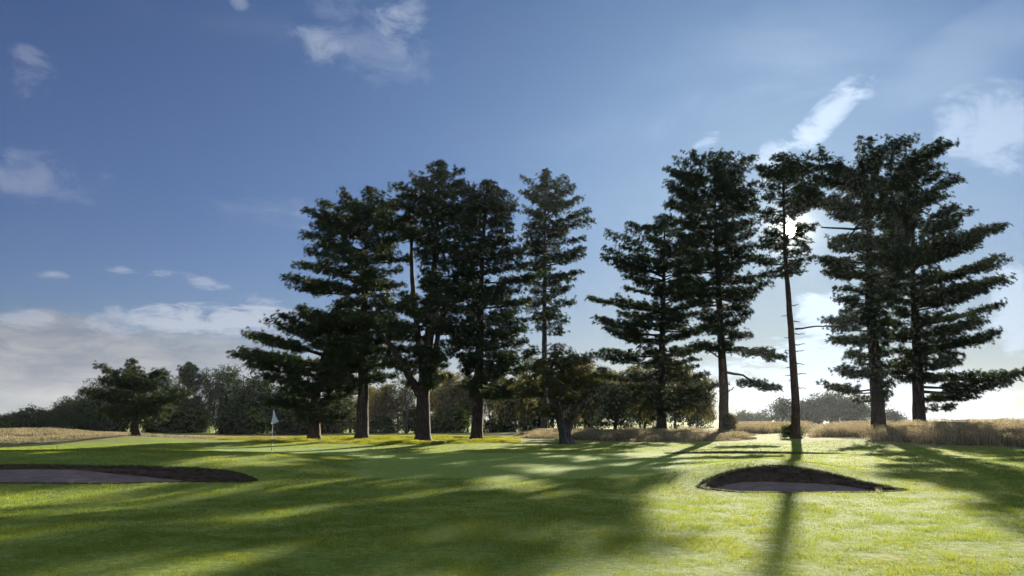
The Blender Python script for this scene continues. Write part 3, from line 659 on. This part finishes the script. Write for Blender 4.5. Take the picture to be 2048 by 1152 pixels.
# ------------------------------------------------------------------ broadleaf / background trees and bushes
def bushy(name, label, cat, px, by, Y, top, hw, mat, nleaf=5000, ls=.30, trunk_h=.25, dens_low=False, lobes=14, group=None, bark=None, twoside=1.0, seed=None, conic=0.0, td=6, dark=(.0,.9)):
    b = at(px, by, Y); x0, y0 = b[0], b[1]; z0 = tz(x0, y0); O = np.array([x0, y0, z0])
    H = at(px, top, Y)[2]-z0; Wd = hw*Y/(F*cp)
    root = link(name, None, loc=O); tag(root, label, cat, group)
    zb = H*trunk_h
    # lobes: leafy clumps spread over an irregular crown
    cs, rs = [], []
    for i in range(lobes):
        u = (i+.5)/lobes; zc = zb+(H-zb)*(.12+.80*u)
        w = Wd*((1-conic)*math.sqrt(max(.05, 1-(2*abs(u-.42))**2.4*.85))+conic*(1-u*.92))
        a = i*2.4+rng.random(); rr_ = w*(.45+.35*rng.random())
        r = (.30+.14*rng.random())*min(Wd, (H-zb)*.8)*(1-conic*.5*u); r = min(r, max(.25, H-zc+.1))
        cs.append((math.cos(a)*rr_, math.sin(a)*rr_*.9, zc)); rs.append(r)
    cs.append((0, 0, zb+(H-zb)*.5)); rs.append(Wd*.45)
    cs = np.array(cs); rs = np.array(rs)
    t = Tubes(); r0 = td/2*Y/(F*cp)
    t.add([(0,0,-.3),(0,0,.2),(.02*H,0,H*.3),(-.01*H,0,H*.6),(0,0,H*.85)], [r0*1.3,r0,r0*.8,r0*.45,.03], 8, .1)
    link("trunk", t.mesh("trunk", bark or M_bark_grey), root)
    if trunk_h > .12:
        for c in cs[:8]:
            T = Tubes(); s_ = np.array([0, 0, max(.3, c[2]*.45)]); T.add([s_, (s_+c)/2+[0, 0, -.1], c], [r0*.35, r0*.22, .02], 5); link("branch", T.mesh("branch", bark or M_bark_grey), root)
    p = rs**2/(rs**2).sum(); li = rng.choice(len(cs), nleaf, p=p)
    # twigs: small sprays of leaves around random spray centres so the outline stays broken
    ng = max(60, nleaf//16); gl = rng.choice(len(cs), ng, p=p)
    d = rng.normal(size=(ng, 3)); d /= np.linalg.norm(d, axis=1)[:,None]
    g = cs[gl]+d*(rs[gl]*(.35+.75*rng.random(ng)**.5))[:,None]
    gi = rng.integers(0, ng, nleaf); q = g[gi]+rng.normal(size=(nleaf, 3))*np.array([1, 1, .7])*ls*.9
    q[:,2] = np.maximum(q[:,2], .08)
    nrm = rng.normal(size=(nleaf, 3)); a1 = np.cross(nrm, rng.normal(size=(nleaf, 3))); a1 /= np.linalg.norm(a1, axis=1)[:,None]
    a2 = np.cross(a1, nrm); a2 /= np.linalg.norm(a2, axis=1)[:,None]
    sz = ls*(.35+.4*rng.random(nleaf))[:,None]
    V = np.stack([q-a1*sz*.5, q+a1*sz*.5, q+a2*sz*1.0], 1).reshape(-1, 3)
    gt = rng.random(ng)*.6; tt = np.clip(dark[0]+(dark[1]-dark[0])*(gt[gi]+.4*rng.random(nleaf)), 0, 1)
    link("crown", np_mesh("crown", V, np.arange(len(V)).reshape(-1, 3), mat, dict(tint=np.repeat(tt, 3))), root)
    return root
G1 = "trees of the left wood"; G2 = "trees of the wood behind the pines"; G3 = "bushes by the pine trunks"; G4 = "far trees on the right horizon"
T, B = "woodland_tree", "bush"
# left wood (px, base, Y, top, halfwidth)
LW = [(-60,862,125,826,60,M_leaf_dark,"rounded dark bush line tree cut by the left edge"),(35,862,128,829,45,M_leaf_dark,"lowest rounded tree at the far left of the wood"),
 (100,862,125,822,40,M_leaf_dark,"low tree second from the left edge of the wood"),(150,864,118,795,48,M_leaf_dark,"sloping dark tree left of the solitary pine"),
 (205,864,115,755,50,M_leaf_dark,"dark tree whose top shows just left behind the solitary pine"),(330,864,112,770,45,M_leaf_dark,"dark tree filling the wood right behind the solitary pine"),
 (262,864,116,745,50,M_leaf_dark,"dark tree hidden mostly behind the solitary pine"),
 (440,866,108,733,62,M_leaf_dark,"big rounded dark tree between the solitary pine and the flag"),(505,866,104,752,48,M_leaf_dark,"lighter green tree at the foot of the longest bough"),
 (375,866,110,800,45,M_leaf_dark,"low dark tree below the narrow pointed conifer"),
 (560,866,100,775,45,M_leaf_dark,"dark tree just behind the flag"),(480,868,92,820,55,M_leaf_dark,"low dark bush mass left of the flag"),(590,868,92,822,50,M_leaf_dark,"low dark bush mass right of the flag")]
for px,by,Y,top,hw,m_,lab in LW:
    bushy(T, lab, "tree", px, by, Y, top, hw, m_, nleaf=int(8000+hw*260), ls=.27, trunk_h=.03, group=G1, lobes=20, dark=(0,.42))
P_("narrow pointed conifer rising between the solitary pine and the rounded tree", 375, 866, 105, [(375,866),(375,800),(376,728)], 8,
   [(724,370,382),(740,358,395),(760,355,400),(790,350,402),(820,350,402)], nl=5, t0=.1, dens=.8, whorl=.6, group=G1, tsize=1.5, up=.9)
# hedge bottoms
for k,(px,by,Y,top,hw,lab) in enumerate([(60,860,112,838,70,"low dark hedge strip under the far left trees"),(200,862,100,836,70,"low dark hedge strip left of the solitary pine trunk"),(345,864,96,834,70,"low dark hedge strip right of the solitary pine trunk")]):
    bushy(B, lab, "bush", px, by, Y, top, hw, M_leaf_dark, nleaf=7000, ls=.38, trunk_h=0, group="dark hedge strips at the foot of the left wood", lobes=18, dark=(0,.5), td=3)
# wood behind the pines
BW = [(665,866,100,790,34,M_leaf_brown,9000,"olive lit tree between the first and second left pines"),
 (700,866,115,800,30,M_leaf,6000,"bright green tree peeping left of the second left pine"),
 (770,866,105,770,40,M_leaf_brown,7000,"airy olive tree between the second and forked pines"),
 (815,866,120,745,34,M_leaf_far,3500,"tall thin-leaved tree on a slim curved stem left of the forked trunk"),
 (900,866,108,745,45,M_leaf_brown,9000,"olive brown tree between the forked pine and the broad pine"),
 (905,866,95,815,34,M_leaf,6000,"low dark bush right of the forked trunk"),
 (985,866,112,730,40,M_leaf_brown,8000,"olive brown tree just right of the broad pine's trunk"),
 (1030,866,100,770,38,M_leaf_brown,8000,"brownish tree left of the slender pine's stem"),
 (1060,866,125,700,36,M_leaf,5000,"dark crowned tree right behind the slender pine's stem"),
 (1180,864,105,715,45,M_leaf_brown,9000,"olive brown tree just right of the leaning trunk"),
 (1150,864,120,700,45,M_leaf_far,7000,"grey green tree rising above the leaning pine"),
 (1230,864,110,745,45,M_leaf_brown,8000,"brown tree above the round grey-green bush"),
 (1280,862,100,730,45,M_leaf_brown,9000,"olive brown tree left of the spreading pine's trunk"),
 (1350,862,105,715,45,M_leaf_brown,9000,"olive brown tree right of the spreading pine's trunk"),
 (1395,862,95,745,38,M_leaf_brown,8000,"olive brown tree left of the ruddy trunk"),
 (1290,862,118,790,50,M_leaf,7000,"dark undergrowth tree low behind the spreading pine"),
 (1380,862,112,795,55,M_leaf,7000,"dark undergrowth tree low behind the ruddy trunk"),
 (1170,864,112,800,55,M_leaf,7000,"dark undergrowth tree low behind the leaning trunk"),
 (742,866,112,775,34,M_leaf_brown,6000,"olive tree showing just right of the second left pine's trunk"),
 (870,866,116,735,40,M_leaf_brown,7000,"olive brown tree directly behind the forked trunk"),
 (935,866,110,760,34,M_leaf_brown,7000,"brown tree directly left of the broad pine's trunk"),
 (1105,866,108,740,38,M_leaf_brown,8000,"olive tree between the slender stem and the leaning trunk"),
 (590,866,108,765,36,M_leaf_brown,6000,"olive tree right of the flag under the shorter pine"),
 (830,866,100,815,30,M_leaf,5000,"low dark bush left of the forked trunk"),
 (1070,866,105,820,40,M_leaf,5000,"dark undergrowth bush at the slender pine's foot")]
for px,by,Y,top,hw,m_,nl_,lab in BW:
    low = top > 785
    bushy(T if not low else B, lab, "tree" if not low else "bush", px, by, Y, top, hw, m_, nleaf=int(nl_*1.6), ls=.29, trunk_h=.02 if low else .16, group=G2, lobes=13, td=5, dark=(0,.9) if not low else (0,.5))
for k,(px,hw,lab) in enumerate([(760,50,"low dark hedge strip between the second and forked pines"),(870,45,"low dark hedge strip behind the forked trunk"),(1000,50,"low dark hedge strip behind the broad pine's trunk"),(640,45,"low dark hedge strip behind the first left pine")]):
    bushy(B, lab, "bush", px, 867, 102, 840, hw, M_leaf_dark, nleaf=4000, ls=.34, trunk_h=0, group="dark hedge strips behind the left pines", lobes=12, dark=(0,.5), td=3)
# slim bare stems in the wood
for k,(px,top,lab) in enumerate([(812,740,"slim curved bare stem in the bright gap left of the forked trunk"),(980,800,"thin bare stem just right of the broad pine"),(1018,790,"thin bare stem left of the slender pine"),(1003,805,"short thin bare stem between two others near the broad pine"),(795,800,"thin bare stem between the second and forked pines")]):
    Y = 98+k*3; b = at(px, 866, Y); z0 = tz(b[0], b[1]); root = link("bare_sapling", None, loc=(b[0], b[1], z0)); tag(root, lab, "tree", "bare stems in the wood")
    H = at(px, top, Y)[2]-z0; t = Tubes(); t.add([(0,0,-.2),(.1,0,H*.3),(-.15,0,H*.6),(.35,0,H)], [.22,.17,.12,.03], 6, .1); link("trunk", t.mesh("trunk", M_bark_grey), root)
    for s_ in (-1, 1):
        t = Tubes(); t.add([(0,0,H*.45),(s_*.6,.1,H*.62),(s_*1.3,.2,H*.9)], [.07,.05,.015], 5); link("branch", t.mesh("branch", M_bark_grey), root)
# bushes near
bushy(B, "round grey-green bush at the edge of the rough between leaning and spreading pines", "bush", 1232, 866, 72, 775, 42, M_leaf_far, nleaf=11000, ls=.2, trunk_h=0, lobes=16, group=G3, td=3, dark=(.2,1))
bushy(B, "dark bush hugging the foot of the ruddy trunk", "bush", 1462, 868, 65.5, 826, 15, M_leaf_brown, nleaf=3500, ls=.14, trunk_h=0, lobes=9, group=G3, td=2, dark=(0,.4))
bushy(B, "low dark shrub around the foot of the bare-trunked pine", "bush", 1583, 880, 59, 852, 26, M_leaf, nleaf=4500, ls=.13, trunk_h=0, lobes=12, group=G3, td=2, dark=(0,.5))
# far right trees
for px,by,Y,top,hw,nl_,th,lab in [(1565,852,230,796,30,2200,.2,"thin airy far tree left of the bare trunk"),(1620,850,240,800,32,4500,.05,"blue-grey far tree right of the bare trunk"),(1665,850,240,788,45,8000,.03,"largest blue-grey rounded far tree in the right gap"),(1712,850,235,800,35,5000,.03,"blue-grey far tree left of the stout trunk"),
    (1520,850,300,834,40,3000,0,"low far tree left end of the right horizon"),(1490,850,290,832,35,3000,0,"low far tree beside the ruddy trunk"),(1590,850,300,830,45,3500,0,"low far tree behind the bare trunk"),(1780,848,260,826,35,3500,0,"low far tree right of the stout trunk")]:
    bushy("far_tree", lab, "tree", px, by, Y, top, hw, M_leaf_far, nleaf=nl_, ls=.8, trunk_h=th, group=G4, lobes=14, td=3)

# ------------------------------------------------------------------ light
sun_d = bpy.data.lights.new("sun", 'SUN'); sun = link("sun", sun_d)
sun_d.energy = 5.0; sun_d.angle = R(.55); sun_d.color = (1.0, .89, .68)
import mathutils
sun.rotation_euler = mathutils.Vector((-sun_dir[0], -sun_dir[1], -sun_dir[2])).to_track_quat('-Z', 'Y').to_euler()

w = bpy.data.worlds.new("World"); bpy.context.scene.world = w; w.use_nodes = True
nt = w.node_tree; nt.nodes.clear(); L = nt.links.new
sky = nd(nt, 'ShaderNodeTexSky', sky_type='NISHITA', sun_disc=False, sun_elevation=SUN_EL, sun_rotation=SUN_AZ, altitude=0, air_density=1.0, dust_density=.6, ozone_density=2.5)
def mt(op, a, b=None, c=None, clamp=False):
    x = nt.nodes.new('ShaderNodeMath'); x.operation = op; x.use_clamp = clamp
    for i, v in enumerate((a, b, c)):
        if v is None: continue
        if isinstance(v, (int, float)): x.inputs[i].default_value = v
        else: L(v, x.inputs[i])
    return x.outputs[0]
tc = nd(nt, 'ShaderNodeTexCoord'); D = tc.outputs['Generated']
sx = nd(nt, 'ShaderNodeSeparateXYZ'); L(D, sx.inputs[0]); X_, Y_, Z_ = sx.outputs
AZ = mt('ARCTAN2', X_, Y_); EL = mt('ARCSINE', Z_)
def wnoise(scale, detail, sc, dist=0, rough=.55):
    mp = nd(nt, 'ShaderNodeMapping'); mp.inputs['Scale'].default_value = sc; L(D, mp.inputs[0])
    no = nd(nt, 'ShaderNodeTexNoise'); no.inputs['Scale'].default_value = scale; no.inputs['Detail'].default_value = detail; no.inputs['Distortion'].default_value = dist; no.inputs['Roughness'].default_value = rough
    L(mp.outputs[0], no.inputs[0]); return no.outputs[0]
n_wisp = wnoise(15, 10, (1,1,1.7), .45, .66); n_flat = wnoise(16, 9, (1,1,3.6), .4, .66); n_big = wnoise(3.2, 5, (1,1,2.5), .4)
def patch(px, py, a, b_, rot, noise, lo, hi, op):
    d = ray(px, py); d /= np.linalg.norm(d); az0, el0 = math.atan2(d[0], d[1]), math.asin(d[2])
    a, b_ = a/F*.85, b_/F*.95
    u = mt('SUBTRACT', AZ, az0); v = mt('SUBTRACT', EL, el0); c_, s_ = math.cos(R(rot)), math.sin(R(rot))
    uu = mt('ADD', mt('MULTIPLY', u, c_/a), mt('MULTIPLY', v, s_/a)); vv = mt('ADD', mt('MULTIPLY', u, -s_/b_), mt('MULTIPLY', v, c_/b_))
    r2 = mt('ADD', mt('MULTIPLY', uu, uu), mt('MULTIPLY', vv, vv))
    m = mt('SUBTRACT', 1.0, r2, clamp=True)
    x = mt('ADD', mt('MULTIPLY', m, .5), mt('MULTIPLY_ADD', noise, 2.2, -.70))
    mr = nd(nt, 'ShaderNodeMapRange', interpolation_type='SMOOTHSTEP'); L(x, mr.inputs[0]); mr.inputs[1].default_value = lo; mr.inputs[2].default_value = hi; mr.inputs[4].default_value = 1
    edge = mt('MULTIPLY', m, 4, clamp=True)
    return mt('MULTIPLY', mt('MULTIPLY', mr.outputs[0], edge), op)
def union(ps):
    x = ps[0]
    for p in ps[1:]: x = mt('SUBTRACT', 1.0, mt('MULTIPLY', mt('SUBTRACT', 1.0, x), mt('SUBTRACT', 1.0, p)))
    return x
clouds = union([
  patch(1635,250,190,34,40,n_wisp,.38,.95,.8), patch(1720,185,50,25,10,n_wisp,.5,.95,.6), patch(1570,300,80,40,25,n_wisp,.5,.95,.6), patch(1410,288,50,24,30,n_wisp,.55,1.0,.5),
  patch(805,25,95,85,-30,n_wisp,.62,1.2,.6), patch(640,90,120,50,-20,n_wisp,.62,1.25,.38), patch(730,100,220,110,-10,n_wisp,.55,1.3,.3),
  patch(60,165,80,60,-50,n_wisp,.6,1.1,.3), patch(70,355,170,55,0,n_wisp,.55,1.15,.35), patch(480,5,40,18,0,n_wisp,.55,1.1,.4), patch(260,40,480,120,0,n_big,.6,1.4,.22), patch(1500,120,500,160,15,n_big,.6,1.4,.2), patch(560,420,260,50,-8,n_flat,.6,1.4,.3),
  patch(100,550,44,13,-4,n_flat,.6,1.1,.55), patch(245,540,42,13,-8,n_flat,.62,1.15,.55), patch(322,550,42,12,6,n_flat,.62,1.15,.5), patch(418,568,78,17,-14,n_flat,.62,1.15,.6), patch(520,598,80,20,-8,n_flat,.68,1.2,.5),
  patch(450,640,230,36,0,n_flat,.45,.85,.95), patch(240,645,75,36,0,n_wisp,.45,.85,.65), patch(40,640,70,22,0,n_flat,.55,.95,.5),
  patch(1990,255,130,90,-30,n_wisp,.5,1.05,.55), patch(2030,620,60,95,0,n_wisp,.5,.95,.6), patch(1900,150,260,90,20,n_big,.6,1.3,.2),
  patch(1640,630,105,50,0,n_wisp,.45,.85,.9), patch(1600,750,260,90,0,n_flat,.4,.85,.85), patch(1300,250,500,120,5,n_big,.6,1.3,.25), patch(1900,800,300,70,0,n_flat,.45,.9,.6)])
bank = union([patch(150,760,620,125,0,n_big,.48,.85,.85), patch(0,720,420,110,0,n_flat,.4,.95,.5), patch(420,690,300,60,0,n_wisp,.5,1.0,.5)])
# glow round the sun
dt = nd(nt, 'ShaderNodeVectorMath', operation='DOT_PRODUCT'); L(D, dt.inputs[0]); dt.inputs[1].default_value = tuple(sun_dir)
ang = mt('ARCCOSINE', mt('MINIMUM', dt.outputs['Value'], .9999999))
def glow(s, amp): return mt('MULTIPLY', mt('EXPONENT', mt('MULTIPLY', mt('POWER', mt('DIVIDE', ang, R(s)), 1.5), -1)), amp)
G = mt('ADD', glow(.85, 26), mt('ADD', glow(2.2, .9), glow(10, .35)))
disc = mt('MULTIPLY', mt('LESS_THAN', ang, R(.45)), 900)
CS = 1.0/.1
def mixc(f, a, b):
    x = nt.nodes.new('ShaderNodeMixRGB'); L(f, x.inputs[0])
    for i, v in ((1, a), (2, b)):
        if isinstance(v, tuple): x.inputs[i].default_value = (*v, 1)
        else: L(v, x.inputs[i])
    return x.outputs[0]
def cmul(col, f):
    x = nd(nt, 'ShaderNodeVectorMath', operation='SCALE'); 
    if isinstance(col, tuple): x.inputs[0].default_value = col
    else: L(col, x.inputs[0])
    if isinstance(f, (int, float)): x.inputs['Scale'].default_value = f
    else: L(f, x.inputs['Scale'])
    return x.outputs[0]
def cadd(a, b):
    x = nd(nt, 'ShaderNodeVectorMath', operation='ADD'); L(a, x.inputs[0]); L(b, x.inputs[1]); return x.outputs[0]
lit = mt('ADD', 1.0, glow(22, 1.0))
vm = nd(nt, 'ShaderNodeVectorMath', operation='MULTIPLY'); L(sky.outputs[0], vm.inputs[0]); vm.inputs[1].default_value = (.345,.43,.69)
dl = nd(nt, 'ShaderNodeVectorMath', operation='DOT_PRODUCT'); L(vm.outputs[0], dl.inputs[0]); dl.inputs[1].default_value = (.3,.6,.1)
skyc = cmul(vm.outputs[0], mt('DIVIDE', 1.0, mt('POWER', mt('ADD', 1.0, mt('POWER', mt('DIVIDE', dl.outputs['Value'], 3.7), 2.5)), .4)))
bcol = mixc(mt('MULTIPLY_ADD', n_flat, 4.0, -1.5, clamp=True), (1.65,1.9,2.6), (3.1,3.15,3.5))
c = mixc(bank, skyc, cmul(bcol, lit))
c = mixc(clouds, c, cmul((3.7,4.1,5.1), lit))
# bright clouds added out of view, overhead and behind, to fill the shade
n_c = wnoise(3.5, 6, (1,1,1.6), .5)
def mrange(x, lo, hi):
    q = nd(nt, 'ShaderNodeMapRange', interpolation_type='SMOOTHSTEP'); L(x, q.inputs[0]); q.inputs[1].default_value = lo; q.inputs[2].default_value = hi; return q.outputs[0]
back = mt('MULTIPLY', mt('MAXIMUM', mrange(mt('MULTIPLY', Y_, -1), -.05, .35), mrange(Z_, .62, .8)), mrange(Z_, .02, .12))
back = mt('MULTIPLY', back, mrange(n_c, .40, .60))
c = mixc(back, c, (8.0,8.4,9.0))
c = cadd(c, cmul((.22,.9,1.1), glow(22, 1.5)))
c = cadd(c, cmul((1.0,.93,.80), G)); c = cadd(c, cmul((1.0,.78,.45), glow(1.7, 1.6))); c = cadd(c, cmul((1.0,.9,.7), disc))
bg = nd(nt, 'ShaderNodeBackground'); c = cmul(c, .627); L(c, bg.inputs[0]); bg.inputs[1].default_value = .05
ow = nd(nt, 'ShaderNodeOutputWorld'); L(bg.outputs[0], ow.inputs[0])

# ------------------------------------------------------------------ air
def haze():
    m, n_ = new_mat("haze_air"); v = nd(n_, 'ShaderNodeVolumePrincipled'); v.inputs['Color'].default_value = (.80,.88,1,1); v.inputs['Density'].default_value = .00014; v.inputs['Anisotropy'].default_value = .35
    o = nd(n_, 'ShaderNodeOutputMaterial'); n_.links.new(v.outputs[0], o.inputs['Volume'])
    x0, x1, y0, y1, z0, z1 = -900, 900, -60, 1500, -8, 45
    V = [(x, y, z) for x in (x0, x1) for y in (y0, y1) for z in (z0, z1)]
    Q = [(0,1,3,2),(4,6,7,5),(0,4,5,1),(2,3,7,6),(0,2,6,4),(1,5,7,3)]
    tag(link("haze", np_mesh("haze", V, Q, m)), "thin morning haze over the course", kind="stuff")
HAZE = True
if HAZE: haze()

# ------------------------------------------------------------------ render settings
sc = bpy.context.scene
sc.view_settings.view_transform = 'Standard'; sc.view_settings.look = 'None'; sc.view_settings.gamma = 1; sc.view_settings.exposure = 1.78
sc.cycles.max_bounces = 4; sc.cycles.diffuse_bounces = 2; sc.cycles.transmission_bounces = 3; sc.cycles.volume_bounces = 0
sc.cycles.use_denoising = True; sc.cycles.adaptive_threshold = .03; sc.cycles.sample_clamp_indirect = 6
